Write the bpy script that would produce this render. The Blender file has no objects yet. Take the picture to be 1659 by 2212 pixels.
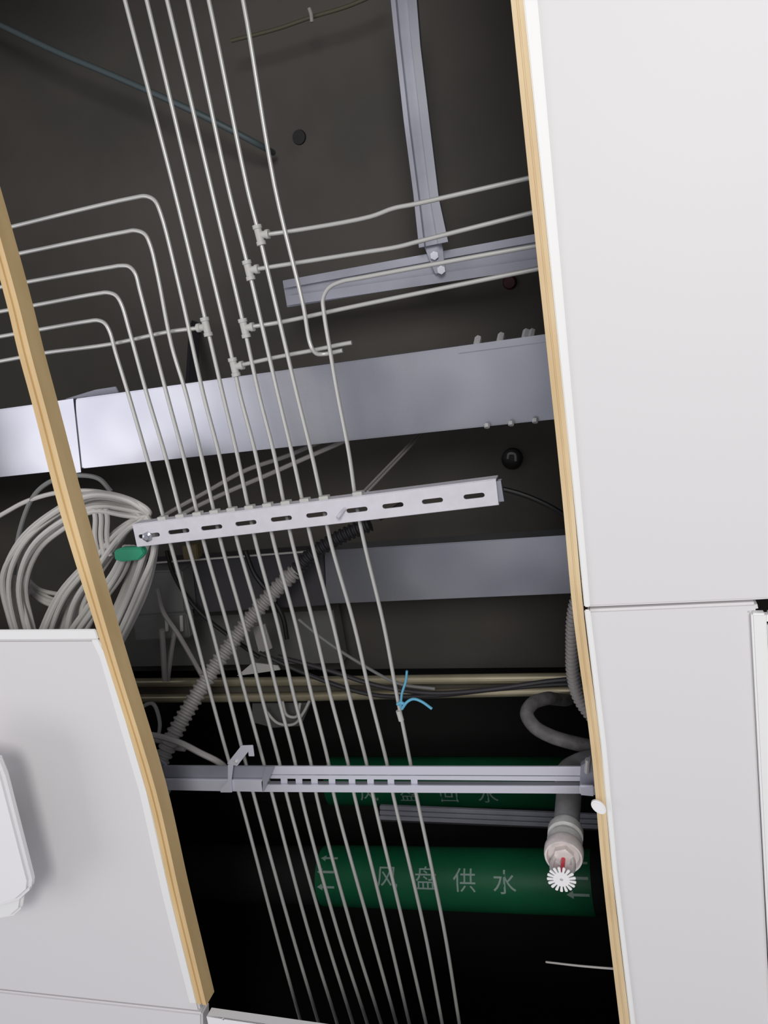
import bpy, bmesh, math, random
from mathutils import Vector, Matrix
random.seed(7)
C = bpy.context.scene.collection
# ---------------------------------------------------------------- camera
S = 0.85                       # metres from the lens up to the tiled ceiling
F = 1700.0                     # focal length in pixels of the 1659 x 2212 frame
CX, CY = 829.5, 1106.0
CAM = Vector((0, 0, 1.75))
xa = Vector((.952, -.077, -.298)).normalized()
ya = Vector((.151, .963, .224)); ya = (ya - ya.dot(xa)*xa).normalized()
za = xa.cross(ya)
RIGHT = Vector((xa.x, ya.x, za.x)); DOWN = Vector((xa.y, ya.y, za.y)); FWD = Vector((xa.z, ya.z, za.z))
cam = bpy.data.cameras.new('camera'); co = bpy.data.objects.new('camera', cam); C.objects.link(co)
cam.sensor_fit = 'VERTICAL'; cam.sensor_height = 36; cam.lens = F/2212*36; cam.clip_start = .02
m = Matrix.Identity(4)
for i in range(3):
    m[i][0] = RIGHT[i]; m[i][1] = -DOWN[i]; m[i][2] = -FWD[i]; m[i][3] = CAM[i]
co.matrix_world = m
bpy.context.scene.camera = co
# ---------------------------------------------------------------- world, lights, exposure
w = bpy.data.worlds.new('room_light'); bpy.context.scene.world = w; w.use_nodes = True
w.node_tree.nodes['Background'].inputs[0].default_value = (.90, .90, .97, 1)
w.node_tree.nodes['Background'].inputs[1].default_value = .44
def area(name, loc, target, size, power, col=(1, 1, 1)):
    l = bpy.data.lights.new(name, 'AREA'); l.energy = power; l.size = size; l.color = col
    o = bpy.data.objects.new(name, l); C.objects.link(o); o.location = loc
    o.rotation_euler = (Vector(target)-Vector(loc)).to_track_quat('-Z', 'Y').to_euler(); return o
area('work_lamp', (.40, -.75, .30), (.1, .3, 2.9), .7, 40, (1, .985, .95))
area('window_light', (-2.8, .45, .60), (-.3, .4, 2.8), 1.6, 17, (1, .96, 1))
vs = bpy.context.scene.view_settings
vs.view_transform = 'Standard'; vs.look = 'None'; vs.gamma = 1; vs.exposure = -.10; vs.use_curve_mapping = False
# ---------------------------------------------------------------- helpers
def W(px, py, h):              # the point of the plane h (times S) above the lens
    r = RIGHT*((px-CX)/F) + DOWN*((py-CY)/F) + FWD
    return CAM + r*(h*S/r.z)
def mpp(px, py, h):            # metres per pixel there
    r = RIGHT*((px-CX)/F) + DOWN*((py-CY)/F) + FWD
    return h*S/r.z/F
def mat(name, col, rough=.6, metal=0, noise=0, nscale=30, bump=0, stretch=(1, 1, 1), col2=None, spec=.5, detail=4, trans=0, alpha=1):
    mt = bpy.data.materials.new(name); mt.use_nodes = True; nt = mt.node_tree; b = nt.nodes['Principled BSDF']
    b.inputs['Base Color'].default_value = (*col, 1); b.inputs['Roughness'].default_value = rough
    b.inputs['Metallic'].default_value = metal; b.inputs['Specular IOR Level'].default_value = spec
    b.inputs['Transmission Weight'].default_value = trans
    if noise or bump:
        tc = nt.nodes.new('ShaderNodeTexCoord'); mp = nt.nodes.new('ShaderNodeMapping'); mp.inputs['Scale'].default_value = stretch
        n = nt.nodes.new('ShaderNodeTexNoise'); n.inputs['Scale'].default_value = nscale; n.inputs['Detail'].default_value = detail
        nt.links.new(tc.outputs['Object'], mp.inputs[0]); nt.links.new(mp.outputs[0], n.inputs['Vector'])
        if noise:
            r = nt.nodes.new('ShaderNodeValToRGB'); r.color_ramp.elements[0].position = .35; r.color_ramp.elements[1].position = .65
            c2 = col2 or tuple(c*(1-noise) for c in col)
            r.color_ramp.elements[0].color = (*c2, 1); r.color_ramp.elements[1].color = (*col, 1)
            nt.links.new(n.outputs['Fac'], r.inputs[0]); nt.links.new(r.outputs[0], b.inputs['Base Color'])
        if bump:
            bp = nt.nodes.new('ShaderNodeBump'); bp.inputs['Strength'].default_value = bump; bp.inputs['Distance'].default_value = .002
            nt.links.new(n.outputs['Fac'], bp.inputs['Height']); nt.links.new(bp.outputs[0], b.inputs['Normal'])
    return mt
def clean(v):
    return [tuple(x) for x in v]
def mesh_obj(name, verts, faces, material, parent=None, smooth=False, bevel=0):
    """world-space vertices; a top-level mesh gets its origin at its own middle, a part the origin of its thing"""
    verts = [Vector(v) for v in verts]
    if parent is None:
        lo = Vector([min(v[i] for v in verts) for i in range(3)]); hi = Vector([max(v[i] for v in verts) for i in range(3)])
        org = Vector(((lo.x+hi.x)/2, (lo.y+hi.y)/2, lo.z))
    else:
        org = parent.location.copy() if not parent.parent else parent.parent.location.copy()
    me = bpy.data.meshes.new(name); me.from_pydata([tuple(v-org) for v in verts], [], faces)
    bm = bmesh.new(); bm.from_mesh(me); bmesh.ops.recalc_face_normals(bm, faces=bm.faces)
    if bevel: bmesh.ops.bevel(bm, geom=[e for e in bm.edges if len(e.link_faces) == 2 and e.calc_face_angle(0) > .5], offset=bevel, segments=2, affect='EDGES', clamp_overlap=True)
    bm.to_mesh(me); bm.free(); me.materials.append(material)
    if smooth:
        for p in me.polygons: p.use_smooth = True
        if smooth == 'auto': me.set_sharp_from_angle(angle=math.radians(40))
    o = bpy.data.objects.new(name, me); C.objects.link(o)
    if parent is None: o.location = org
    else: o.parent = parent
    return o
def tag(o, label, cat, group=None):
    o['label'] = label; o['category'] = cat
    if group: o['group'] = group
    return o
def thing(name, label, cat, loc, group=None):
    o = bpy.data.objects.new(name, None); C.objects.link(o); o.location = loc; o.empty_display_size = .05
    return tag(o, label, cat, group)
def structure(o): o['kind'] = 'structure'; return o
def spline(pts, n=6):
    P = [Vector(p) for p in pts]
    if len(P) < 3: return P
    Q = [2*P[0]-P[1]] + P + [2*P[-1]-P[-2]]; out = []
    for i in range(1, len(Q)-2):
        p0, p1, p2, p3 = Q[i-1:i+3]
        d1 = max((p1-p0).length, 1e-6)**.5; d2 = max((p2-p1).length, 1e-6)**.5; d3 = max((p3-p2).length, 1e-6)**.5
        m1 = ((p1-p0)/d1 - (p2-p0)/(d1+d2) + (p2-p1)/d2)*d2
        m2 = ((p2-p1)/d2 - (p3-p1)/(d2+d3) + (p3-p2)/d3)*d2
        for k in range(n):
            t = k/n
            out.append((2*t**3-3*t*t+1)*p1 + (t**3-2*t*t+t)*m1 + (-2*t**3+3*t*t)*p2 + (t**3-t*t)*m2)
    out.append(P[-1]); return out
def resample(pts, step):
    out = [pts[0]]; acc = 0
    for a, b in zip(pts, pts[1:]):
        L = (b-a).length
        if L < 1e-9: continue
        pos = step-acc
        while pos <= L: out.append(a+(b-a)*(pos/L)); pos += step
        acc = (acc+L) % step
    return out
def tube_geo(pts, rad, seg=10, closed=False):
    n = len(pts); verts = []; faces = []
    t = [(pts[min(i+1, n-1)]-pts[max(i-1, 0)]).normalized() for i in range(n)]
    up = Vector((0, 0, 1)) if abs(t[0].z) < .9 else Vector((1, 0, 0))
    nrm = t[0].cross(up).normalized()
    for i in range(n):
        nrm = (nrm - nrm.dot(t[i])*t[i]).normalized(); bi = t[i].cross(nrm)
        r = rad(i) if callable(rad) else rad
        for k in range(seg):
            a = 2*math.pi*k/seg; verts.append(pts[i] + (nrm*math.cos(a)+bi*math.sin(a))*r)
    for i in range(n-1):
        for k in range(seg):
            k2 = (k+1) % seg; faces.append((i*seg+k, i*seg+k2, (i+1)*seg+k2, (i+1)*seg+k))
    faces.append(tuple(range(seg-1, -1, -1))); faces.append(tuple((n-1)*seg+k for k in range(seg)))
    return verts, faces
def tube(name, pts, rad, material, parent=None, n=6, seg=10, smooth_path=True):
    p = spline(pts, n) if smooth_path else [Vector(q) for q in pts]
    v, f = tube_geo(p, rad, seg); return mesh_obj(name, v, f, material, parent, smooth='auto')
def box_geo(p0, p1, wid, hei, v=None):
    """a bar from p0 to p1, width wid sideways, rising hei from the given line"""
    u = (p1-p0); side = (v or Vector((0, 0, 1)).cross(u)).normalized()*wid/2; up = u.cross(side).normalized()*hei
    if up.z < 0: up = -up
    vs_ = []
    for p in (p0, p1):
        vs_ += [p-side, p+side, p+side+up, p-side+up]
    return vs_, [(0, 1, 2, 3), (7, 6, 5, 4), (0, 4, 5, 1), (1, 5, 6, 2), (2, 6, 7, 3), (3, 7, 4, 0)]
def bar(name, p0, p1, wid, hei, material, parent=None, bevel=0, v=None):
    a, b = box_geo(p0, p1, wid, hei, v); return mesh_obj(name, a, b, material, parent, bevel=bevel, smooth='auto' if bevel else False)
def prism(name, poly, thick, material, parent=None, bevel=0):
    """flat polygon of world points, raised by thick"""
    up = Vector((0, 0, thick)); n = len(poly); v = [Vector(p) for p in poly] + [Vector(p)+up for p in poly]
    f = [tuple(range(n)), tuple(range(2*n-1, n-1, -1))] + [(i, (i+1) % n, n+(i+1) % n, n+i) for i in range(n)]
    return mesh_obj(name, v, f, material, parent, bevel=bevel, smooth='auto' if bevel else False)
def plate(name, outline, holes, org, u, v, thick, material, parent=None):
    """plate with real holes; outline and holes are lists of (a, b) in the frame org, u, v; thickness along u x v"""
    bm = bmesh.new(); edges = []
    for loop in [outline]+holes:
        vv = [bm.verts.new((a, b, 0)) for a, b in loop]
        edges += [bm.edges.new((vv[i], vv[(i+1) % len(vv)])) for i in range(len(vv))]
    bmesh.ops.triangle_fill(bm, use_beauty=True, edges=edges)
    r = bmesh.ops.extrude_face_region(bm, geom=list(bm.faces))
    bmesh.ops.translate(bm, vec=(0, 0, thick), verts=[g for g in r['geom'] if isinstance(g, bmesh.types.BMVert)])
    bm.verts.index_update(); n = u.cross(v)
    V = [org+u*q.co.x+v*q.co.y+n*q.co.z for q in bm.verts]; Fc = [tuple(q.index for q in f.verts) for f in bm.faces]; bm.free()
    return mesh_obj(name, V, Fc, material, parent)
def slot(a, b, w_, h_, n=4):
    r = h_/2; out = []
    for s, a0 in ((1, -90), (-1, 90)):
        for k in range(n+1):
            t = math.radians(a0+180*k/n); out.append((a+s*(w_/2-r)+r*math.cos(t), b+r*math.sin(t)))
    return out
def frame(p0, p1):
    u = (p1-p0).normalized(); n = Vector((0, 0, 1)); v = n.cross(u).normalized(); return u, v, n
def lathe(name, prof, c, axis, material, parent=None, seg=32, close=True):
    """prof: list of (distance along axis, radius)"""
    axis = axis.normalized(); x = axis.orthogonal().normalized(); y = axis.cross(x); V = []; Fc = []
    for d, r in prof:
        for k in range(seg):
            a = 2*math.pi*k/seg; V.append(c+axis*d+(x*math.cos(a)+y*math.sin(a))*r)
    for i in range(len(prof)-1):
        for k in range(seg):
            k2 = (k+1) % seg; Fc.append((i*seg+k, i*seg+k2, (i+1)*seg+k2, (i+1)*seg+k))
    if close: Fc.append(tuple(range(seg-1, -1, -1))); Fc.append(tuple((len(prof)-1)*seg+k for k in range(seg)))
    return mesh_obj(name, V, Fc, material, parent, smooth='auto')
UP = Vector((0, 0, 1))
# ---------------------------------------------------------------- materials
M_panel = mat('white_tile_paint', (.74, .725, .735), .55)
M_edge = mat('white_and_lit_edge', (.86, .86, .85), .45)  # plain white on fixtures; on tile rims it paints in the lit edge
M_wood = mat('beige_timber', (.78, .57, .29), .5, noise=.25, nscale=9, stretch=(3, .6, 3), col2=(.66, .46, .22))
M_woodw = mat('pale_beige_timber', (.76, .60, .37), .5, noise=.2, nscale=9, stretch=(3, .6, 3), col2=(.62, .45, .24))
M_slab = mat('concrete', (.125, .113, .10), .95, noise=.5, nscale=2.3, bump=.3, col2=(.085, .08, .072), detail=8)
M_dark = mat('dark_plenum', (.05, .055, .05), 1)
M_tube = mat('grey_tube_metal', (.60, .60, .575), .3, metal=.3)
M_fit = mat('grey_fitting', (.56, .56, .53), .5)
M_strut = mat('white_strut', (.72, .70, .76), .5, noise=.06, nscale=60)
M_galv = mat('galvanised', (.52, .53, .58), .27, metal=.75, noise=.2, nscale=7, bump=.1, detail=1, col2=(.42, .435, .49))
M_galv2 = mat('dull_galvanised', (.47, .48, .56), .5, metal=.5, noise=.3, nscale=6)
M_rail = mat('aluminium_rail', (.76, .76, .85), .35, metal=.4)
M_cable = mat('grey_cable', (.62, .60, .57), .5)
M_cable2 = mat('dim_cable', (.22, .22, .22), .6)
M_black = mat('black_rubber', (.012, .012, .013), .5)
M_conduit = mat('grey_corrugated', (.38, .36, .35), .55)
M_dcond = mat('dark_corrugated', (.035, .032, .036), .5)
M_hose = mat('grey_hose', (.20, .19, .19), .6, noise=.4, nscale=60)
M_pipe = mat('sprinkler_pipe', (.24, .235, .24), .5, noise=.2, nscale=50)
M_cast = mat('cast_fitting', (.56, .555, .54), .45, noise=.2, nscale=70)
M_chrome = mat('sprinkler_metal', (.72, .70, .69), .3, metal=.35)
M_cup = mat('pale_cup', (.78, .70, .68), .4, noise=.25, nscale=80, col2=(.62, .57, .56))
M_red = mat('red_bulb', (.75, .05, .08), .2)
M_green = mat('green_wrap', (.008, .17, .07), .5, noise=.15, nscale=12)
M_foam = mat('black_foam', (.010, .013, .011), .85)
M_text = mat('pale_print', (.40, .55, .50), .6)
M_brass = mat('copper_pipe', (.62, .55, .38), .3, metal=.6, noise=.2, nscale=12)
M_blue = mat('blue_tie', (.12, .42, .62), .4)
M_gtape = mat('green_tape', (.03, .36, .20), .5)
M_box = mat('grey_plastic', (.20, .20, .195), .6)
M_white = mat('white_plastic', (.88, .87, .88), .4)
# ---------------------------------------------------------------- structure: slab, plenum walls
H_SLAB = 2.1
def zof(h): return CAM.z + h*S
zs = zof(H_SLAB); zc = zof(1.0)
a = W(-900, 1462, H_SLAB); b = W(2700, 1452, H_SLAB)
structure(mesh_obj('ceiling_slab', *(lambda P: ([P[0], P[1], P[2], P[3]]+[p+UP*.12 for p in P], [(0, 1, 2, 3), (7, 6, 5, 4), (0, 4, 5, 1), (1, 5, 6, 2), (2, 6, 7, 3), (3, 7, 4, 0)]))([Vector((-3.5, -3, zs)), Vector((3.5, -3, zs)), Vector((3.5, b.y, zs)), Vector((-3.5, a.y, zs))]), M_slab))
structure(mesh_obj('ceiling_added_void', *(lambda z: ([Vector((-3.5, a.y-.1, z)), Vector((3.5, a.y-.1, z)), Vector((3.5, 5, z)), Vector((-3.5, 5, z))], [(0, 1, 2, 3)]))(zs+1.2), M_dark))  # added high void, no known shaft, so the far end falls dark
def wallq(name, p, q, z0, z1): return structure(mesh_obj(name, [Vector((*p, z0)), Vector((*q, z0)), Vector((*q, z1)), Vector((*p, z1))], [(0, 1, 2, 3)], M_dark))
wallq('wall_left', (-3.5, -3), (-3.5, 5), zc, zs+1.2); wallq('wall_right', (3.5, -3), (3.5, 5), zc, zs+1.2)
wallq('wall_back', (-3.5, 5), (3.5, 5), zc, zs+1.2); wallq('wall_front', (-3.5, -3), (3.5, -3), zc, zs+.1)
wallq('wall_added_void', (-3.5, a.y-.1), (3.5, a.y-.1), zs+.13, zs+1.2)  # unseen wall closing the added void above the slab
# ---------------------------------------------------------------- structure: ceiling tiles (folded metal, 25 mm deep)
TD = .03*S
def tile(name, poly, bev=.003, material=None, label=None):
    o = prism(name, poly, TD, material or M_panel, bevel=bev); return tag(o, label, 'ceiling tile', 'white metal ceiling tiles')
def lit_rim(o, px, h=.9955):
    prism('lit_rim', [W(x, y, h) for x, y in px], .0038, M_edge, o, .0012)  # paler strip paints in the light caught by the tile's folded edge
o = tile('ceiling_tile', [W(-330, 1384, 1), W(208, 1381, 1), W(226, 1420, 1), W(322, 1735, 1), W(432, 2186, 1), W(-330, 2103, 1)],
     label='white ceiling tile left of the beige strip, raised edge showing at its top')
lit_rim(o, [(-330, 1363), (205, 1360), (212, 1381), (-330, 1384)])
lit_rim(o, [(196, 1382), (212, 1382), (232, 1420), (318, 1712), (368, 1935), (425, 2168), (409, 2168), (350, 1935), (300, 1712), (214, 1420)])
tile('ceiling_tile', [W(-330, 2106, 1), W(436, 2190, 1), W(445, 2700, 1), W(-330, 2700, 1)],
     label='white ceiling tile at the bottom left corner below a faint seam')
o = tile('ceiling_tile', [W(1136, -30, 1), W(1950, -150, 1), W(1950, 1276, 1), W(1640, 1297, 1), W(1267, 1313, 1), W(1238, 1055, 1), W(1176, 450, 1)],
     label='large white ceiling tile right of the opening, above the seam')
lit_rim(o, [(1122, -80), (1175.5, 450), (1236.5, 1050), (1262, 1312), (1275, 1312), (1253, 1050), (1200, 450), (1154, -80)])
o = tile('ceiling_tile', [W(1268, 1318, 1), W(1636, 1302, 1), W(1640, 1322, 1), W(1621, 1325, 1), W(1674, 2380, 1), W(1373, 2370, 1), W(1324, 1886, 1), W(1299, 1612, 1)],
     label='white ceiling tile right of the opening, below the seam')
lit_rim(o, [(1262, 1318), (1297.5, 1612), (1322.5, 1886), (1369.5, 2280), (1381, 2280), (1334, 1886), (1310, 1612), (1275, 1318)])
# surrounding tiles out of frame keep the void closed to the room
def filler(poly):
    return structure(prism('ceiling', poly, TD, M_panel))
XL = -1.55; YT = -.8
filler([Vector((-3.5, -3, zc)), Vector((XL, -3, zc)), Vector((XL, 5, zc)), Vector((-3.5, 5, zc))])
q1_ = W(-330, 1386, 1); q2_ = W(-330, 2700, 1)
filler([Vector((XL, q1_.y, zc)), Vector((q1_.x, q1_.y, zc)), Vector((q2_.x, q2_.y, zc)), Vector((XL, q2_.y, zc))])
bl = W(440, 2700, 1)
b1 = W(448, 2241, 1); b2 = W(1371, 2376, 1); b3 = W(1950, 2450, 1)
filler([b1, b2, b3, Vector((3.5, b3.y, zc)), Vector((3.5, 5, zc)), Vector((b1.x, 5, zc))])
filler([Vector((XL, q2_.y, zc)), q2_, bl, Vector((b1.x-.001, 5, zc)), Vector((XL, 5, zc))])
tr = W(1136, -30, 1); rr = W(1950, -150, 1); r2 = W(1950, 1276, 1)
filler([Vector((rr.x, rr.y, zc)), Vector((3.5, rr.y, zc)), Vector((3.5, b3.y-.01, zc)), Vector((r2.x+.01, b3.y-.01, zc)), Vector((r2.x+.01, r2.y, zc))])
filler([Vector((XL, -3, zc)), Vector((3.5, -3, zc)), Vector((3.5, rr.y, zc)), Vector((rr.x, rr.y, zc)), Vector((tr.x, tr.y-.002, zc)), Vector((tr.x-.05, YT, zc)), Vector((XL, YT, zc))])
# ---------------------------------------------------------------- lamp frame at the right edge
t = thing('lamp_frame', 'white square frame at the right edge beside a black gap', 'light fixture', W(1655, 1500, .99))
prism('frame_side', [W(1623, 1326, .992), W(1656, 1326, .992), W(1700, 2260, .992), W(1672, 2260, .992)], .012, M_edge, t, .002)
prism('frame_head', [W(1656.5, 1326, .992), W(1900, 1312, .992), W(1900, 1340, .992), W(1657, 1348, .992)], .012, M_edge, t, .002)
prism('diffuser', [W(1657, 1350, 1.0), W(1900, 1342, 1.0), W(1900, 2260, 1.0), W(1700, 2260, 1.0)], .004, M_panel, t)
# ---------------------------------------------------------------- beige strips round the opening
def strip(name, left, right_pts, h, hei, material, label, groove=True):
    """profile swept along pixel polylines of the strip's two bottom edges"""
    A = [W(x, y, h) for x, y in left]; B = [W(x, y, h) for x, y in right_pts]
    prof = [(0, 0), (.42, 0), (.45, .10), (.58, .10), (.61, 0), (1, 0), (1, 1), (0, 1)] if groove else [(0, 0), (1, 0), (1, 1), (0, 1)]
    V = []; Fc = []; n = len(prof)
    for p, q in zip(A, B):
        for s, k in prof: V.append(p+(q-p)*s+UP*k*hei)
    for i in range(len(A)-1):
        for k in range(n): Fc.append((i*n+k, i*n+(k+1) % n, (i+1)*n+(k+1) % n, (i+1)*n+k))
    Fc.append(tuple(range(n))); Fc.append(tuple((len(A)-1)*n+k for k in range(n-1, -1, -1)))
    return tag(mesh_obj(name, V, Fc, material), label, 'trim strip', 'beige timber strips along the opening')
LL = [(-160, 60), (-63, 380), (14, 656), (39, 761), (74, 890), (128, 1101), (221, 1400), (317, 1712), (368, 1935), (425, 2168)]
LR = [(-137, 60), (-38, 380), (40, 656), (66, 761), (101, 890), (157, 1101), (243, 1400), (338, 1712), (389, 1935), (446, 2172)]
def inter(P, n=5):
    q = spline([Vector((x, y, 0)) for x, y in P], n); return [(v.x, v.y) for v in q]
strip('timber_strip', inter(LL), inter(LR), .995, .030*S, M_wood, 'beige timber strip along the left side of the opening, grooved lengthwise')
RL = [(1095, -80), (1149, 450), (1212, 1050), (1239, 1337), (1276, 1612), (1301, 1886), (1347, 2280)]
RR = [(1122, -80), (1175, 450), (1236, 1050), (1262, 1337), (1297, 1612), (1322, 1886), (1369, 2280)]
strip('timber_strip', inter(RL), inter(RR), .995, .012, M_woodw, 'pale beige timber strip along the right side of the opening')
t = thing('edge_trim', 'white metal trim strip with a screw hole at the bottom end of the opening', 'trim strip', W(560, 2205, .99))
p0, p1 = W(446, 2196, .992), W(900, 2262, .992); u, v, n_ = frame(p0, p1)
wd = (W(446, 2240, .992)-p0).dot(v); ln = (p1-p0).length; sx = (W(481, 2200, .992)-p0).dot(u); sy = (W(481, 2200, .992)-p0).dot(v)
plate('trim_plate', [(0, 0), (ln, 0), (ln, wd), (0, wd)] if wd > 0 else [(0, wd), (ln, wd), (ln, 0), (0, 0)], [slot(sx, sy+.002, .0042, .004, 5)], p0, u, v, .0015, M_white, t)
bar('trim_flange', p0+v*.001+UP*.0016, p1+v*.001+UP*.0016, .0015, .015, M_white, t)
# ---------------------------------------------------------------- white rounded fixture at left edge
t = thing('wall_lamp', 'white round-ended fixture hanging below the left ceiling tile', 'light fixture', W(-60, 1800, .93))
def roundbar(name, px, h, hei, material, bev):
    return prism(name, [W(x, y, h) for x, y in px], hei, material, t, bev)
roundbar('cover', [(-160, 1600), (-10, 1640), (6, 1680), (64, 1905), (62, 1925), (36, 1948), (-10, 1962), (-160, 1990)], .90, .016, M_white, .005)
roundbar('base', [(-150, 1640), (-20, 1690), (48, 1935), (44, 1965), (24, 1982), (-10, 1988), (-150, 2005)], .922, .010, M_edge, .004)
roundbar('stem', [(-130, 1750), (-60, 1750), (-50, 1860), (-130, 1860)], .936, .064*S, M_edge, .002)
# ---------------------------------------------------------------- thin tubes
HT = 1.25; RT = .0031
rows = [850, 980, 1090, 1174, 1350, 1500, 1645, 1720, 2000, 2210]
X = {850: [277, 317, 360, 402, 439, 481, 518, 559, 600, 641, 729],
     980: [315, 356, 395, 434, 473, 512, 552, 592, 631, 673, 754],
     1090: [346, 385, 422, 459, 496, 535, 574, 614, 655, 697, 770],
     1174: [368, 406, 441, 478, 514, 553, 592, 632, 674, 715, 787],
     1350: [416, 455, 491, 527, 564, 600, 639, 678, 720, 765, 829],
     1500: [455, 493, 530, 564, 600, 634, 673, 713, 754, 799, 857],
     1645: [495, 530, 569, 603, 637, 671, 709, 751, 791, 835, 886],
     1720: [518, 549, 589, 620, 651, 684, 722, 766, 806, 850, 900],
     2000: [592, 626, 663, 697, 726, 758, 798, 835, 872, 915, 958],
     2210: [650, 688, 728, 762, 793, 823, 856, 884, 920, 955, 992]}
heads = [
 [(-90, 742), (0, 727), (85, 712), (190, 694), (211, 692), (226, 698), (237, 716), (250, 762)],
 [(-90, 688), (0, 673), (72, 660), (212, 634), (232, 632), (250, 638), (262, 656), (280, 716)],
 [(-90, 638), (60, 609), (240, 577), (260, 574), (279, 576), (292, 590), (302, 626), (325, 716)],
 [(-90, 576), (40, 548), (270, 501), (292, 498), (313, 506), (325, 530), (341, 596), (371, 747)],
 [(-90, 520), (25, 490), (290, 427), (316, 424), (334, 433), (347, 460), (389, 626)],
 [(250, -80), (270, 0), (374, 400), (446, 700)],
 [(297, -80), (317, 0), (412, 400), (506, 793)],
 [(341, -80), (361, 0), (455, 400), (528, 709)],
 [(386, -80), (406, 0), (492, 400), (538, 584)],
 [(431, -80), (451, 0), (533, 400), (560, 508)],
 [(1400, 490), (1152, 532), (780, 600), (735, 609), (710, 622), (698, 645), (700, 677), (713, 757)]]
labs = ['thin grey tube bending left on the innermost of five nested curves',
 'thin grey tube bending left, second curve out from the innermost',
 'thin grey tube bending left on the middle of five nested curves',
 'thin grey tube bending left, second curve in from the outermost',
 'thin grey tube bending left on the outermost of five nested curves',
 'thin grey straight tube with a branch leaving leftward, beside the outermost curve',
 'thin grey straight tube with the lowest right-hand tee, just above the wide tray',
 'thin grey straight tube with the second lowest right-hand tee fitting',
 'thin grey straight tube with the second highest right-hand tee fitting',
 'thin grey straight tube with the highest right-hand tee fitting',
 'thin grey tube curving to the right, last in the row, with a blue tie']
G = 'thin grey tubes running in parallel above the opening'
tees = {5: ((446, 706), [(434, 708), (362, 717), (241, 743), (99, 762), (39, 773), (-90, 797)]),
        6: ((506, 793), [(519, 789), (600, 771), (680, 756), (737, 744), (760, 740)]),
        7: ((528, 709), [(542, 706), (600, 697), (640, 689), (750, 665), (900, 634), (1165, 580), (1400, 534)]),
        8: ((537.5, 584), [(551, 582), (640, 568), (780, 546), (860, 533), (910, 520), (1147, 460), (1400, 396)]),
        9: ((560, 508), [(574, 507), (650, 496), (800, 468), (850, 450), (900, 440), (1140, 385), (1400, 325)])}
for i in range(11):
    pts = [W(x, y, HT) for x, y in heads[i]] + [W(X[r][i], r, HT) for r in rows]
    pts.append(pts[-1]+(pts[-1]-pts[-2]).normalized()*.5)
    if i not in tees:
        o = tube('grey_tube', pts, RT, M_tube); tag(o, labs[i], 'tube', G); continue
    (tx, ty), br = tees[i]; c = W(tx, ty, HT)
    th = thing('grey_tube', labs[i], 'tube', c, G)
    tube('run', pts, RT, M_tube, th)
    bp = [W(x, y, HT+(.0 if k == 0 else .011 if k == 1 else .014)) for k, (x, y) in enumerate(br)]
    tube('branch', bp, RT, M_tube, th, n=5)
    d = (pts[3]-pts[2]).normalized() if i != 5 else (W(446, 700, HT)-W(374, 400, HT)).normalized()
    side = (W(br[1][0], br[1][1], HT)-c).normalized()
    k = lathe('tee_fitting', [(-.0135, .0040), (-.0135, .0066), (-.0085, .0066), (-.008, .0054), (.008, .0054), (.0085, .0066), (.0135, .0066), (.0135, .0040)], c, d, M_fit, th, 20)
    lathe('outlet', [(.003, .005), (.010, .005), (.0102, .0064), (.0150, .0064), (.0150, .0032)], c, side, M_fit, k, 20)
o = tube('grey_tube', [W(x, y, HT) for x, y in [(505, -80), (525, 0), (593, 400), (655, 660), (668, 735), (675, 754)]]+[W(684, 764, HT+.004), W(700, 765, HT+.01), W(740, 757, HT+.012)], RT, M_tube)
tag(o, 'thin grey tube ending in a short hook beside the wide tray', 'tube', G)
# blue tie on the last tube
t = thing('cable_tie', 'light blue wire tie knotted on the last thin tube', 'cable tie', W(866, 1530, HT-.01))
hb = HT-.008
tube('tail', [W(x, y, hb) for x, y in [(879, 1449), (877, 1470), (868, 1500), (866, 1528)]], .0019, M_blue, t, seg=8)
tube('tail', [W(x, y, hb-.003) for x, y in [(868, 1532), (880, 1516), (893, 1510), (910, 1515), (933, 1531)]], .0022, M_blue, t, seg=8)
tube('knot', [W(x, y, hb) for x, y in [(858, 1522), (866, 1518), (876, 1522)]], .0026, M_blue, t, seg=8)
tube('sleeve', [W(861, 1535, HT-.004), W(867, 1556, HT-.004)], .0045, M_fit, t, seg=10)
# ---------------------------------------------------------------- slotted white strut under the tubes
HS = 1.215
p0, p1 = W(286, 1134, HS), W(1071, 1036, HS); u, v, n_ = frame(p0, p1)
if (W(296, 1181, HS)-p0).dot(v) < 0: v = -v
q0 = (W(296, 1181, HS)-p0); q1 = (W(1077, 1090, HS)-p0)
t = thing('slotted_strut', 'white slotted metal strut holding the thin tubes, flat side down', 'strut', (p0+p1)/2)
L = (p1-p0).length
sl = [(322, 1157), (386, 1148), (457, 1139.5), (531, 1130), (607.5, 1120.6), (684, 1112), (771, 1101.5), (848.6, 1092), (934, 1082), (1024, 1071.5)]
hl = []
for x, y in sl:
    c = W(x, y, HS)-p0; half = (W(x+25, y-3, HS)-W(x-25, y+3, HS)).length*.92
    hl.append(slot(c.dot(u), c.dot(v), half, .0068))
# v may flip handedness: plate thickness direction is u x v
th_ = .002 if u.cross(v).z > 0 else -.002
plate('web', [(0, 0), (L, 0), (q1.dot(u), q1.dot(v)), (q0.dot(u), q0.dot(v))], hl, p0, u, v, th_, M_strut, t)
for a_, b_ in ((p0, p1), (p0+q0, p0+q1)):
    bar('flange', a_+UP*.002, b_+UP*.002, .002, .021, M_strut, t)
for i in range(11):
    c = W(X[1090][i], 1133-(X[1090][i]-286)*.125, HS); c = p0+u*(c-p0).dot(u)
    if i % 1 == 0: bar('tube_clip', c-u*.007+UP*.0045-v*.003, c+u*.007+UP*.0045-v*.003, .006, .010, M_fit, t)
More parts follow.
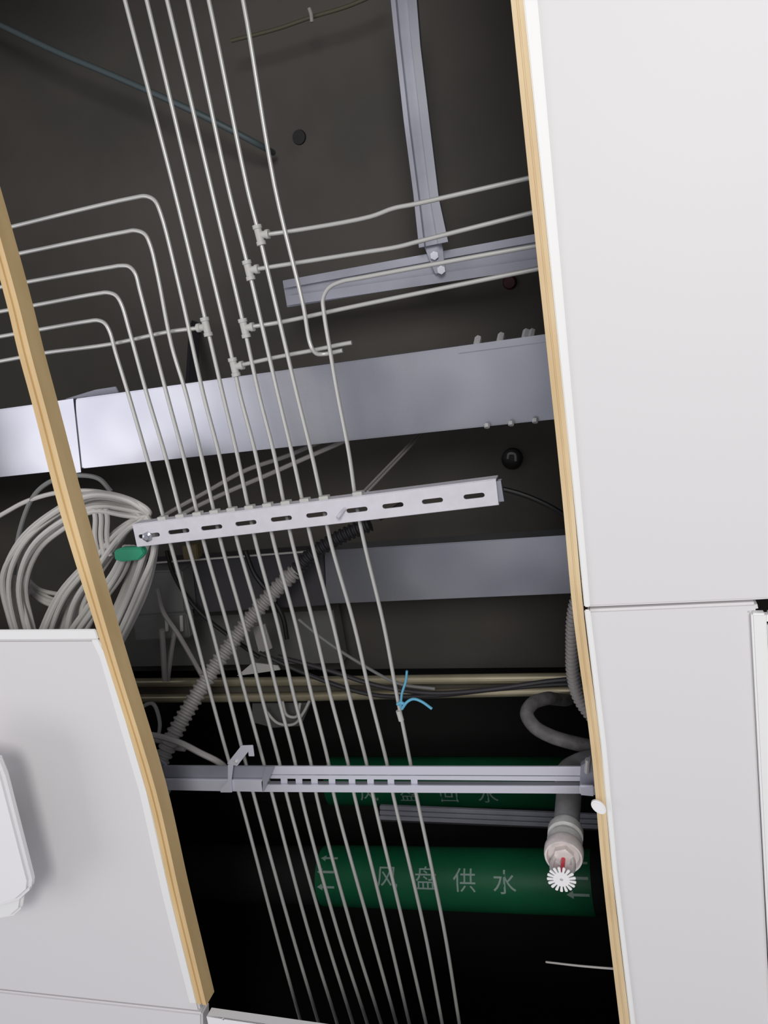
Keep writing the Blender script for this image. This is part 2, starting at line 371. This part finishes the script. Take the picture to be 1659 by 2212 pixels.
# end cap tab, bolt and pin
pb = W(318, 1160, HS-.003)
lathe('bolt', [(-.004, .008), (.0, .0085), (.0025, .004), (.006, .004)], pb, Vector((.3, 0, -1)), M_galv, t, 6)
tube('pin', [W(745, 1099, HS), W(737, 1108, HS-.012), W(729, 1119, HS-.02)], .0028, M_strut, t, seg=8)
bar('end_tab', p1+u*.001+v*.003+UP*.003, p1+u*.001+v*.003+v*(q1.dot(v)-.006)+UP*.003, .010, .012, M_galv, t)
# ---------------------------------------------------------------- lower rail
HR = 1.2
t = thing('support_channel', 'galvanised open channel rail crossing above the sprinkler, sleeve on its left', 'strut', W(800, 1690, HR))
def band(name, ya0, ya1, yb0, yb1, x0, x1, h, hei, material, parent=t, bev=.0006):
    return prism(name, [W(x0, ya0, h), W(x1, ya1, h), W(x1, yb1, h), W(x0, yb0, h)], hei, material, parent, bev)
band('lip', 1656, 1657, 1673, 1676, 566, 1255, HR, .004, M_rail)
band('inner_lip', 1674.5, 1678, 1682, 1688, 566, 1255, HR+.004, .003, M_rail)
band('lower_lip', 1696, 1699, 1711, 1715, 566, 1258, HR, .004, M_rail)
band('side_wall', 1696, 1699, 1698, 1701, 566, 1256, HR+.0045, .012, M_galv2)
band('sleeve_web', 1655, 1656, 1686, 1686, 352, 574, HR-.004, .004, M_galv2)
band('sleeve_lip', 1684, 1686, 1707, 1711, 350, 568, HR-.012, .005, M_rail)
prism('sleeve_end', [W(574, 1656, HR-.012), W(592, 1656, HR-.012), W(574, 1700, HR-.012), W(567, 1712, HR-.012), W(565, 1690, HR-.012)], .0015, M_galv2, t)
for i in range(2, 11):
    x = X[1645][i]+(X[1720][i]-X[1645][i])*.6
    if x > 585: prism('tube_saddle', [W(x-7, 1682, HR+.006), W(x+7, 1682, HR+.006), W(x+8, 1700, HR+.006), W(x-6, 1700, HR+.006)], .002, M_rail, t)
# strap with hooked tongue
prism('strap', [W(492, 1652, HR-.018), W(504, 1652, HR-.018), W(499, 1690, HR-.018), W(501, 1712, HR-.018), W(476, 1712, HR-.018), W(476, 1705, HR-.018), W(492, 1688, HR-.018)], .0015, M_rail, t, .0004)
hk = prism('hook_tongue', [W(490, 1650, HR-.02), W(521, 1611, HR-.02), W(546, 1610, HR-.02), W(549, 1634, HR-.02), W(537, 1634, HR-.02), W(536, 1624, HR-.02), W(512, 1655, HR-.02)], .002, M_rail, t, .0005)
lathe('screw', [(-.002, .002), (0, .0035), (.003, .002)], W(509, 1646, HR-.022), UP, M_chrome, hk, 10)
# end bracket, bolt
prism('end_bracket', [W(1254, 1656, HR-.004), W(1277, 1640, HR-.004), W(1290, 1700, HR-.004), W(1252, 1700, HR-.004)], .012, M_galv2, t, .001)
prism('end_clip', [W(1250, 1698, HR-.02), W(1284, 1699, HR-.02), W(1285, 1722, HR-.02), W(1252, 1719, HR-.02)], .006, M_rail, t, .002)
tube('end_bolt', [W(1268, 1668, HR-.005), W(1270, 1640, HR-.012)], .0038, M_chrome, t, seg=8)
# small wedge hanging at left end
prism('end_plate', [W(345, 1640, HR), W(372, 1665, HR), W(372, 1700, HR), W(352, 1745, HR), W(345, 1690, HR)], .002, M_galv2, t)
# white oval cable end by the right strip
o = prism('cable_end', [W(1293+19*math.cos(q_)*.78-11*math.sin(q_)*.62, 1746+19*math.cos(q_)*.62+11*math.sin(q_)*.78, .985) for q_ in [2*math.pi*i/20 for i in range(20)]], .006, M_white, None, .0015)
tag(o, 'white oval plug end touching the right beige strip under the rail', 'plug')
# ---------------------------------------------------------------- sprinkler
VP = (CX+F*za.x/za.z, CY+F*za.y/za.z)
HD = 1.04; base = W(1213, 1899, HD)
def hy(y): return HD*(1899-VP[1])/(y-VP[1])         # height of the drop where its image row is y
def dz(y): return (hy(y)-HD)*S
def rp(px, y): return px*mpp(1215, y, hy(y))
t = thing('fire_sprinkler', 'pendent fire sprinkler with toothed white deflector at the end of a grey pipe', 'sprinkler', base)
pz = lathe('drop_pipe', [(dz(1790), rp(27, 1790)), (dz(1640), rp(27, 1640))], base, UP, M_pipe, t)
el = tube('elbow', [base+UP*dz(1645), base+UP*dz(1632), base+UP*(dz(1620))+Vector((.008, 0, 0)), base+UP*(dz(1612))+Vector((.03, -.004, 0)), base+UP*(dz(1610))+Vector((.16, -.02, 0))], rp(33, 1640), M_pipe, t, seg=24)
lathe('coupling', [(dz(1815), rp(36, 1815)), (dz(1800), rp(38, 1800)), (dz(1797), rp(33, 1797)), (dz(1790), rp(33, 1790)), (dz(1787), rp(38, 1787)), (dz(1772), rp(38, 1772)), (dz(1764), rp(33, 1764)), (dz(1764), rp(27, 1764))], base, UP, M_cast, t)
cp = lathe('cup', [(dz(1812), rp(30, 1812)), (dz(1814), rp(38, 1814)), (dz(1822), rp(42, 1822)), (dz(1836), rp(42, 1836)), (dz(1842), rp(40, 1842)), (dz(1842), rp(36, 1842)), (dz(1832), rp(33, 1832))], base, UP, M_cup, t)
lathe('hex_body', [(dz(1830), rp(23, 1830)), (dz(1843), rp(23, 1843)), (dz(1846), rp(17, 1846))], base, UP, M_cup, t, 6)
for s in (-1, 1):
    tube('frame_arm', [base+UP*.004, base+UP*.010+Vector((s*.006, 0, 0)), base+UP*dz(1880)+Vector((s*rp(20, 1880), 0, 0)), base+UP*dz(1858)+Vector((s*rp(23, 1858), 0, 0)), base+UP*dz(1840)+Vector((s*rp(18, 1840), 0, 0))], .0030, M_chrome, t, seg=10)
tube('glass_bulb', [base+UP*dz(1878), base+UP*dz(1846)], .0030, M_red, t, seg=10)
tube('bulb_seat', [base+UP*.001, base+UP*(dz(1888))], .0042, M_chrome, t, seg=12)
# deflector with real teeth
R1 = rp(31, 1899); r0 = R1*.56; nt_ = 17; ol = []
for k in range(nt_):
    a0 = 2*math.pi*k/nt_; w1 = 2*math.pi/nt_
    for f_, r_ in ((.18, r0), (.20, R1*.93), (.32, R1), (.68, R1), (.80, R1*.93), (.82, r0)):
        aa = a0+w1*f_; ol.append((r_*math.cos(aa), r_*math.sin(aa)))
hole = [(R1*.12*math.cos(2*math.pi*k/12), R1*.12*math.sin(2*math.pi*k/12)) for k in range(12)]
plate('deflector', ol, [hole], base-UP*.0012, Vector((1, 0, 0)), Vector((0, 1, 0)), .0014, M_white, t)
# ---------------------------------------------------------------- hoses at right
o = tube('rubber_hose', [W(x, y, h) for x, y, h in [(1275, 1494, 1.86), (1250, 1500, 1.80), (1222, 1512, 1.60), (1200, 1510, 1.54), (1180, 1509, 1.48), (1150, 1520, 1.44), (1138, 1543, 1.41), (1155, 1570, 1.39), (1190, 1590, 1.38), (1240, 1605, 1.38), (1310, 1618, 1.38), (1420, 1630, 1.38)]], .0115, M_hose, seg=16)
tag(o, 'grey rubber hose looping left behind the sprinkler pipe', 'hose')
def corrugated(name, pts, rad, pitch, material, label, cat, parent=None):
    p = resample(spline(pts, 8), pitch/4)
    prof = (1.0, 1.0, .76, .76)
    vv, ff = tube_geo(p, lambda i: rad*prof[i % 4], 14)
    o = mesh_obj(name, vv, ff, material, parent, smooth='auto')
    if label: tag(o, label, cat)
    return o
corrugated('corrugated_conduit', [W(x, y, 1.34) for x, y in [(1262, 1250), (1240, 1320), (1236, 1400), (1238, 1460), (1252, 1510), (1290, 1560), (1340, 1600)]], .0105, .0065, M_conduit, 'grey corrugated conduit beside the right beige strip', 'conduit')
# ---------------------------------------------------------------- big corrugated conduit
cc = [(335, 1668, 1.30), (350, 1638, 1.32), (378, 1582, 1.35), (420, 1510, 1.4), (470, 1432, 1.46), (530, 1350, 1.52), (590, 1280, 1.56), (640, 1232, 1.58)]
t = thing('corrugated_conduit', 'long corrugated conduit rising diagonally behind the thin tubes, dark at its top', 'conduit', W(450, 1460, 1.42))
corrugated('sleeve', [W(*c) for c in cc], .0165, .0110, M_conduit, None, None, t)
o = corrugated('dark_sleeve', [W(*c) for c in [(636, 1236, 1.58), (665, 1205, 1.59), (700, 1180, 1.60), (745, 1155, 1.61), (800, 1132, 1.62)]], .0150, .0100, M_dcond, None, None, t); o['label'] = 'black corrugated upper length'
# ---------------------------------------------------------------- trays
def flat_tray(name, label, top, bot, h, depth, material, segs):
    """top / bot: two pixel points each on the visible bottom face; segs: cut positions 0..1"""
    A0, A1 = W(*top[0], h), W(*top[1], h); B0, B1 = W(*bot[0], h), W(*bot[1], h)
    t = thing(name, label, 'cable tray', (A0+B1)/2)
    for s0, s1 in segs:
        P = [A0.lerp(A1, s0), A0.lerp(A1, s1), B0.lerp(B1, s1), B0.lerp(B1, s0)]
        prism('tray_section', P, depth, material, t, .002)
    return t, A0, A1, B0, B1
_a, _b = W(-300, 925, 1.5), W(1400, 692, 1.5)
SEAM = (W(159.5, 862, 1.5)-_a).dot(_b-_a)/(_b-_a).length_squared
t, A0, A1, B0, B1 = flat_tray('cable_tray', 'wide smooth galvanised tray crossing behind the thin tubes', ((-300, 925), (1400, 692)), ((-300, 1062), (1400, 885)), 1.5, .05, M_galv, [(0, SEAM), (SEAM+.0016, 1)])
prism('joint_strap', [W(110, 868, 1.497), W(158, 861, 1.497), W(175, 1020, 1.497), W(127, 1027, 1.497)], .002, M_galv, t)
prism('splice_plate', [W(990, 748, 1.494), W(1300, 705, 1.494), W(1300, 722, 1.494), W(990, 763, 1.494)], .004, M_galv, t)
for x, y in [(1033, 731), (1083, 724), (1137, 716), (1150, 716)]:
    tube('bolt', [W(x-4, y+18, 1.500), W(x, y, 1.535)], .0058, M_white, t, seg=6)
for x, y in [(1052, 924), (1104, 919), (1156, 913)]:
    tube('bolt', [W(x, y-8, 1.492), W(x, y, 1.488)], .0045, M_chrome, t, seg=6)
# black lining behind wide tray (left) and vertical dark hanger
t = thing('foil_flap', 'dark crumpled foil flap sticking up behind the wide tray at left', 'insulation', W(200, 850, 1.56))
prism('sheet', [W(140, 862, 1.55), W(205, 842, 1.55), W(250, 835, 1.55), (W(262, 860, 1.55)), W(160, 875, 1.55)], .004, M_galv2, t, .001)
tag(bar('hanger_strut', W(411, 700, 2.09), W(403, 838, 1.62), .022, .02, mat('dark_hanger', (.03, .03, .042), .5), bevel=.001), 'dark hanger strut standing behind the tray among the left curves', 'strut')
# second tray
t, *_ = flat_tray('cable_tray', 'narrow bluish galvanised tray crossing below the white strut', ((700, 1190), (1500, 1139)), ((705, 1305), (1500, 1271)), 1.72, .05, M_galv, [(0, 1)])
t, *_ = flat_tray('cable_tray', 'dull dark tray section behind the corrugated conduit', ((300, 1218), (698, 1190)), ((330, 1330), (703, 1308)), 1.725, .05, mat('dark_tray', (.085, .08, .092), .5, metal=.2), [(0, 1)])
tag(bar('thin_rod', W(335, 1216, 1.69), W(660, 1192, 1.69), .0035, .0035, M_cable), 'thin pale rod along the edge of the dull tray', 'rod')
# top channel + hanging strut
t = thing('cross_channel', 'blue-grey channel near the slab, crossing behind the right-hand branches', 'strut', W(900, 580, 1.8))
prism('web', [W(610, 606, 1.8), W(1250, 488, 1.8), W(1256, 560, 1.8), W(620, 664, 1.8)], .006, M_galv2, t, .001)
prism('lip', [W(612, 606, 1.785), W(1250, 488, 1.785), W(1251, 505, 1.785), W(613, 623, 1.785)], .004, M_galv2, t)
prism('lip', [W(618, 640, 1.785), W(1254, 545, 1.785), W(1256, 566, 1.785), W(620, 660, 1.785)], .004, M_galv2, t)
t = thing('hanger_strut', 'long bluish strut coming down from the top edge to the cross channel', 'strut', W(900, 260, 1.74))
Pa = [(838, -60), (850, 60), (872, 260), (893, 420), (905, 535)]; Pb = [(895, -60), (908, 100), (932, 300), (948, 430), (968, 522)]
def ribbon(name, A, B, h, hei, material, parent):
    V = []; Fc = []
    for (a_, b_) in zip(A, B):
        P, Q = W(*a_, h), W(*b_, h); V += [P, Q, Q+UP*hei, P+UP*hei]
    for i in range(len(A)-1):
        for k in range(4): Fc.append((i*4+k, i*4+(k+1) % 4, i*4+4+(k+1) % 4, i*4+4+k))
    Fc += [(3, 2, 1, 0), tuple(len(V)-4+k for k in range(4))]
    return mesh_obj(name, V, Fc, material, parent)
ribbon('web', Pa, Pb, 1.745, .003, M_galv2, t)
mix = lambda k: [(a_[0]+(b_[0]-a_[0])*k, a_[1]+(b_[1]-a_[1])*k) for a_, b_ in zip(Pa, Pb)]
ribbon('lip', Pa, mix(.18), 1.725, .014, M_galv2, t); ribbon('lip', mix(.66), Pb, 1.725, .014, M_galv, t)
t = thing('strut_bracket', 'small bolted bracket joining the hanging strut to the cross channel', 'bracket', W(938, 565, 1.76))
prism('plate', [W(915, 530, 1.765), W(955, 525, 1.765), W(962, 588, 1.765), W(940, 592, 1.765)], .004, M_galv2, t, .001)
for x, y in [(938, 552), (953, 583)]: tube('bolt', [W(x, y, 1.75), W(x, y, 1.765)], .008, M_galv, t, seg=6)
# ---------------------------------------------------------------- slab details
tag(tube('slab_conduit', [W(x, y, h) for x, y, h in [(-120, -2, 1.9), (0, 54, 1.9), (127, 114, 1.9), (253, 167, 1.9), (362, 215, 1.9), (452, 257, 1.92), (564, 315, 1.98), (590, 330, 2.05)]], .0065, mat('teal_conduit', (.10, .13, .14), .5)), 'grey-blue conduit running diagonally across the dark upper left', 'conduit')
t = thing('slab_wire', 'thin dark wire with a small clip near the top edge', 'wire', W(670, 35, 1.95))
tube('wire', [W(x, y, 1.95) for x, y in [(500, 88), (600, 62), (670, 38), (750, 14), (830, -20)]], .004, mat('olive_wire', (.10, .09, .06), .6), t)
tube('clip', [W(668, 18, 1.94), W(672, 30, 1.94), (W(674, 48, 1.94))], .004, M_conduit, t)
t = thing('anchor_socket', 'dark anchor socket in the slab between the wide tray and the strut', 'anchor', W(1105, 993, 2.09))
lathe('ring', [(0, .016), (.006, .024), (.02, .024)], W(1105, 993, 2.075), UP, M_black, t, 16)
tube('hook', [W(1097, 990, 2.06), W(1100, 980, 2.05), W(1112, 981, 2.05), W(1114, 995, 2.06)], .003, M_conduit, t, seg=6)
o = lathe('cable_hole', [(0, .015), (.01, .018)], W(645, 296, 2.095), UP, M_black, None, 16); tag(o, 'small dark hole in the concrete between the tubes and the hanging strut', 'hole')
o = lathe('red_cap', [(0, .012), (.012, .016)], W(1100, 610, 2.085), UP, mat('dark_red', (.08, .02, .02), .6), None, 12); tag(o, 'dark reddish cap on the slab under the right-hand branches', 'cap')
# ---------------------------------------------------------------- copper pipes
for k, (ya_, yb_, lab) in enumerate([(1474, 1462, 'upper of two dull brass coloured pipes crossing near the blue tie'), (1508, 1490, 'lower of two dull brass coloured pipes crossing near the blue tie')]):
    p = [W(100, ya_+2, 1.62), W(600, ya_-2, 1.62), W(900, (ya_+yb_)/2, 1.62), W(1230, yb_+2, 1.62), W(1600, yb_, 1.62)]
    tag(tube('copper_pipe', p, .0095, M_brass, seg=14), lab, 'pipe', 'brass coloured pipe pair')
tag(bar('backing_rail', W(100, 1492, 1.66), W(1600, 1478, 1.66), .030, .004, mat('rail_olive', (.12, .11, .085), .6)), 'dull rail behind the two brass coloured pipes', 'rail')
for k, (pp, lab) in enumerate([([(600, 1418), (700, 1445), (820, 1482), (930, 1497), (1050, 1490), (1200, 1470), (1330, 1462)], 'black cable drooping across the brass pipes towards the right strip'),
                               ([(560, 1410), (660, 1455), (800, 1500), (930, 1503), (1080, 1488), (1220, 1478), (1330, 1480)], 'second black cable drooping just below the first across the brass pipes')]):
    tag(tube('black_cable', [W(x, y, 1.50+.04*k) for x, y in pp], .0045, M_dcond, seg=8), lab, 'cable', 'black cables over the brass pipes')
tag(tube('grey_cable', [W(x, y, 1.5) for x, y in [(645, 1338), (700, 1382), (770, 1428), (860, 1476), (940, 1488)]], .003, M_cable2, seg=8), 'thin dim cable slanting down behind the tubes to the brass pipes', 'cable')
# ---------------------------------------------------------------- green marked pipes
from math import pi
def text_mesh(body, size):
    cu = bpy.data.curves.new('lettering', 'FONT'); cu.body = body; cu.size = size; cu.align_x = 'CENTER'; cu.align_y = 'CENTER'; cu.resolution_u = 3
    o = bpy.data.objects.new('tmp', cu); C.objects.link(o); bpy.context.view_layer.update()
    me = bpy.data.meshes.new_from_object(o.evaluated_get(bpy.context.evaluated_depsgraph_get()))
    bm = bmesh.new(); bm.from_mesh(me); bmesh.ops.triangulate(bm, faces=bm.faces)
    bmesh.ops.subdivide_edges(bm, edges=[e for e in bm.edges if e.calc_length() > size*.25], cuts=1)
    bm.verts.index_update(); V = [(q.co.x, q.co.y) for q in bm.verts]; Fc = [tuple(q.index for q in f.verts) for f in bm.faces]; bm.free()
    bpy.data.objects.remove(o); bpy.data.meshes.remove(me); return V, Fc
def marked_pipe(label, c0, c1, h, R, x0, x1, chars, arrows):
    P0, P1 = W(*c0, h), W(*c1, h); ax = (P1-P0).normalized(); P0 = P0+ax*((-3.49-P0.x)/ax.x); P1 = P1+ax*((3.49-P1.x)/ax.x); t = thing('chilled_water_pipe', label, 'pipe', (P0+P1)/2, 'foam covered water pipes')
    lathe('insulation', [(0, R), ((P1-P0).length, R)], P0, ax, M_foam, t, 40)
    def onaxis(px, py):                       # axial position of an image column
        return (W(px, py, h-R*.8/S)-P0).dot(ax)
    cy = lambda x: c0[1]+(c1[1]-c0[1])*(x-c0[0])/(c1[0]-c0[0])
    a0, a1 = onaxis(x0, cy(x0)), onaxis(x1, cy(x1)); Rw = R+.0025
    lathe('green_wrap', [(a0, Rw), (a1, Rw)], P0, ax, M_green, t, 48)
    mid = P0+ax*(a0+a1)/2; face = (CAM-mid); face = (face-face.dot(ax)*ax).normalized(); upv = ax.cross(face).normalized()
    if upv.dot(-DOWN) < 0: upv = -upv
    def put(name, V, Fc, px, s0, parent):
        r = Rw+.0008; VV = []
        for x, y in V:
            th = (s0+y)/r; VV.append(P0+ax*(onaxis(px, cy(px))+x)+(face*math.cos(th)+upv*math.sin(th))*r)
        return mesh_obj(name, VV, Fc, M_text, parent)
    for ch, px, s0, size in chars:
        V, Fc = text_mesh(ch, size); put('lettering', V, Fc, px, s0, t)
    for px, s0, s_ in arrows:
        V = [(-.5, 0), (-.2, .18), (-.2, .06), (.5, .06), (.5, -.06), (-.2, -.06), (-.2, -.18)]; V = [(x*s_, y*s_) for x, y in V]
        put('arrow', V, [(0, 1, 6), (2, 3, 4, 5)], px, s0, t)
    return t
sz = .062
marked_pipe('black water pipe with a green wrap lettered 风盘供水, left of the sprinkler', (300, 1880), (1600, 1914), 2.05, .076, 680, 1276,
            [('风', 835, -.006, sz), ('盘', 919, -.006, sz), ('供', 1003, -.008, sz), ('水', 1089, -.010, sz)],
            [(1246, .045, .055), (1246, .008, .055), (1246, -.030, .055), (706, .045, .05), (703, .008, .05), (703, -.030, .05)])
marked_pipe('black water pipe with a green wrap mostly hidden behind the channel rail', (300, 1683), (1600, 1694), 2.4, .07, 700, 1250,
            [('风', 795, -.040, sz), ('盘', 882, -.040, sz), ('回', 968, -.040, sz), ('水', 1052, -.040, sz)], [])
# dim rail between the pipes
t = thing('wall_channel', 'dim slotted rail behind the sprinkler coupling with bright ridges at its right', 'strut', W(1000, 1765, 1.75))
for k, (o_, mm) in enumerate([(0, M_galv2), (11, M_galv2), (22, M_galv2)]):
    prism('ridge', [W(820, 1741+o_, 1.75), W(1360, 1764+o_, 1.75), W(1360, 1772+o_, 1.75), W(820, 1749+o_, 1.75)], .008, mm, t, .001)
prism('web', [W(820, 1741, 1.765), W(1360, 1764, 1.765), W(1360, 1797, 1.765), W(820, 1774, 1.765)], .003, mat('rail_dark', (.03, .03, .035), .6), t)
tag(tube('thin_wire', [W(1180, 2078, 1.18), W(1250, 2086, 1.12), W(1335, 2093, 1.06), W(1420, 2098, 1.0335)], .0015, M_cable, seg=6), 'hair-thin pale wire near the bottom of the right strip', 'wire')
# ---------------------------------------------------------------- cable coil at left
t = thing('cable_coil', 'thick coil of grey cables hanging behind the left beige strip', 'cable coil', W(170, 1230, 1.2))
RC = .0047
def J(a): return random.uniform(-a, a)
for i in range(15):
    k = i/14+J(.03); h = 1.27+.08*random.random(); j = J(5)
    pts = [(62+35*k, 1440), (22+48*k, 1350+J(8)), (6+52*k+j, 1250+18*k), (42+42*k, 1168+26*k+J(4)), (120+22*k, 1102+38*k), (205+J(6), 1068+40*k+J(3)), (278-10*k, 1078+36*k),
           (318-14*k+j, 1102+18*k), (322-24*k, 1112+18*k), (290-14*k, 1122+24*k), (248+6*k, 1150+34*k+J(4)), (196+14*k, 1206+44*k), (128+50*k, 1282+34*k), (86+90*k, 1370), (62+100*k, 1450)]
    P = [W(x, y, h+.015*math.sin(q*.7+i)) for q, (x, y) in enumerate(pts)]
    tube('cable', P, RC*random.uniform(.9, 1.1), M_cable, t, n=6, seg=8)
for i in range(7):
    k = i/6; h = 1.255+.05*random.random()
    pts = [(318-5*k, 1112+8*k), (334-12*k+J(4), 1150), (338-40*k+J(5), 1200), (318-50*k, 1270), (285-50*k, 1345), (245-40*k, 1420)]
    tube('cable', [W(x, y, h) for x, y in pts], RC, M_cable, t, seg=8)
for i in range(5):
    k = i/4; h = 1.36+.05*random.random()
    pts = [(40+10*k, 1225+40*k), (80, 1270+22*k), (125, 1288+20*k+J(5)), (180, 1290+15*k), (240, 1270)]
    tube('cable', [W(x, y, h) for x, y in pts], RC*.9, M_cable, t, seg=8)
for i in range(8):
    k = i/7; h = 1.25+.05*random.random()
    pts = [(290-20*k, 1180), (262-20*k+J(5), 1240), (215-25*k+J(6), 1310), (175-40*k+J(6), 1390), (160-40*k, 1440)]
    tube('cable', [W(x, y, h) for x, y in pts], RC, M_cable, t, seg=8)
for pts in ([(30, 1240), (42, 1150), (75, 1068), (120, 1035), (175, 1027), (215, 1035), (240, 1062)], [(-60, 1150), (10, 1108), (60, 1082), (140, 1062), (230, 1065), (290, 1090)]):
    tube('cable', [W(x, y, 1.3) for x, y in pts], RC*.85, M_cable if pts[0][0] < 0 else M_cable2, t, seg=8)
for i in range(3):
    o = None
    tube('cable', [W(x+13*i, y, 1.27) for x, y in [(203, 1098), (206, 1120), (205, 1160), (212, 1200)]], RC*.9, M_cable, t, seg=8)
tp = [W(x, y, 1.243) for x, y in [(245, 1190), (262, 1184), (306, 1183), (312, 1196), (300, 1210), (262, 1214), (247, 1210)]]
o = prism('green_tape', tp, .012, M_gtape, t, .002); o['label'] = 'green tape binding'
# diagonal thin cables
for pts, r, lab in [([(300, 1150), (356, 1113), (440, 1066), (531, 1016), (620, 985), (700, 950), (800, 900)], .0045, 'upper of two thin dim cables slanting up behind the tubes above the strut'),
               ([(330, 1150), (395, 1110), (480, 1068), (587, 1022), (670, 985), (760, 945), (850, 900)], .0045, 'lower of two thin dim cables slanting up behind the tubes above the strut')]:
    tag(tube('thin_cable', [W(x, y, 1.62 if 'upper' in lab else 1.59) for x, y in pts], r, M_conduit, seg=8), lab, 'cable', 'slanting thin cables')
for k in (0, 1):
    tag(tube('tie_rod', [W(785+9*k, 1062, 1.4), W(905+7*k, 938, 1.75), W(1010+5*k, 830, 2.099)], .0022, M_conduit, seg=8), ['left one of two thin parallel rods above the strut, leaving the tray edge', 'right one of two thin parallel rods above the strut, leaving the tray edge'][k], 'rod', 'thin rods above the strut')
# ---------------------------------------------------------------- boxes and odds behind the tubes, lower left
t = thing('junction_box', 'grey plastic junction box behind the left strip with pale terminal tabs', 'junction box', W(340, 1290, 1.66))
prism('body', [W(272, 1236, 1.66), W(392, 1232, 1.66), W(402, 1330, 1.66), W(286, 1338, 1.66)], .05, M_box, t, .004)
prism('cover', [W(285, 1333, 1.64), W(402, 1325, 1.64), W(410, 1378, 1.64), W(292, 1385, 1.64)], .03, M_box, t, .003)
for x in (356, 388): prism('tab', [W(x, 1330, 1.62), W(x+6, 1330, 1.62), W(x+7, 1364, 1.62), W(x+1, 1364, 1.62)], .004, M_cable, t)
prism('terminal', [W(392, 1180, 1.66), W(425, 1177, 1.66), W(428, 1208, 1.66), W(396, 1210, 1.66)], .02, mat('dark_brass', (.16, .13, .06), .5), t, .002)
tag(prism('support_beam', [W(240, 1340, 1.95), W(720, 1318, 1.95), W(740, 1432, 1.95), W(260, 1440, 1.95)], .04, mat('dull_beam', (.2, .2, .19), .8)), 'wide dull grey beam behind the corrugated conduit, above the brass pipes', 'beam')
odds = [([(340, 1270), (352, 1320), (385, 1370), (420, 1430), (438, 1462)], 1.55, .005, M_conduit, 'grey cable slanting down from the junction box to the brass pipes'),
        ([(350, 1360), (353, 1410), (356, 1470)], 1.56, .006, M_conduit, 'short upright grey cable under the junction box, left one'),
        ([(378, 1362), (370, 1410), (362, 1470)], 1.58, .005, M_conduit, 'short upright grey cable under the junction box, right one'),
        ([(360, 1190), (375, 1240), (405, 1290), (440, 1330), (490, 1370), (560, 1420)], 1.66, .0045, M_black, 'black cable sagging from the strut end down behind the conduit'),
        ([(530, 1190), (550, 1240), (580, 1280), (610, 1330), (620, 1380)], 1.62, .005, M_black, 'black cable hanging beside the corrugated conduit'),
        ([(820, 1120), (900, 1072), (1000, 1048), (1100, 1060), (1180, 1090), (1260, 1140)], 1.68, .005, M_black, 'black cable arching between the strut and the narrow tray'),
        ([(300, 1585), (340, 1590), (390, 1605), (430, 1625), (480, 1652), (500, 1680)], 1.27, .0055, M_conduit, 'grey cable crossing the conduit foot and reaching the channel rail'),
        ([(290, 1600), (340, 1600), (380, 1615), (400, 1618)], 1.35, .005, M_conduit, 'short grey cable stub beside the conduit foot'),
        ([(570, 1530), (600, 1562), (635, 1564), (655, 1540), (668, 1515)], 1.6, .003, M_cable, 'thin pale cable loop hanging below the brass pipes'),
        ([(610, 1515), (620, 1545), (640, 1548), (648, 1520)], 1.6, .003, M_cable, 'smaller thin pale cable loop hanging inside the larger one'),
        ([(300, 1530), (330, 1520), (345, 1560), (340, 1600)], 1.5, .004, M_cable, 'pale cable curl between the left strip and the conduit foot')]
for pts, h, r, mm, lab in odds:
    tag(tube('loose_cable', [W(x, y, h) for x, y in pts], r, mm, seg=8), lab, 'cable')
t = thing('metal_clamp', 'pale metal clamp plate behind the conduit, just above the brass pipes', 'clamp', W(560, 1410, 1.6))
prism('plate', [W(545, 1355, 1.6), W(572, 1348, 1.6), W(588, 1400, 1.6), W(560, 1412, 1.6)], .003, M_conduit, t)
prism('foot', [W(512, 1460, 1.59), W(545, 1432, 1.59), W(600, 1438, 1.59), W(605, 1447, 1.59), W(550, 1455, 1.59)], .003, M_cable, t)
t2 = tag(prism('bracket_plate', [W(545, 1520, 1.66), W(672, 1518, 1.66), W(650, 1568, 1.66), W(590, 1572, 1.66), W(545, 1560, 1.66)], .003, mat('dim_plate', (.12, .12, .12), .6)), 'dim metal plate under the brass pipes behind the thin loops', 'bracket')
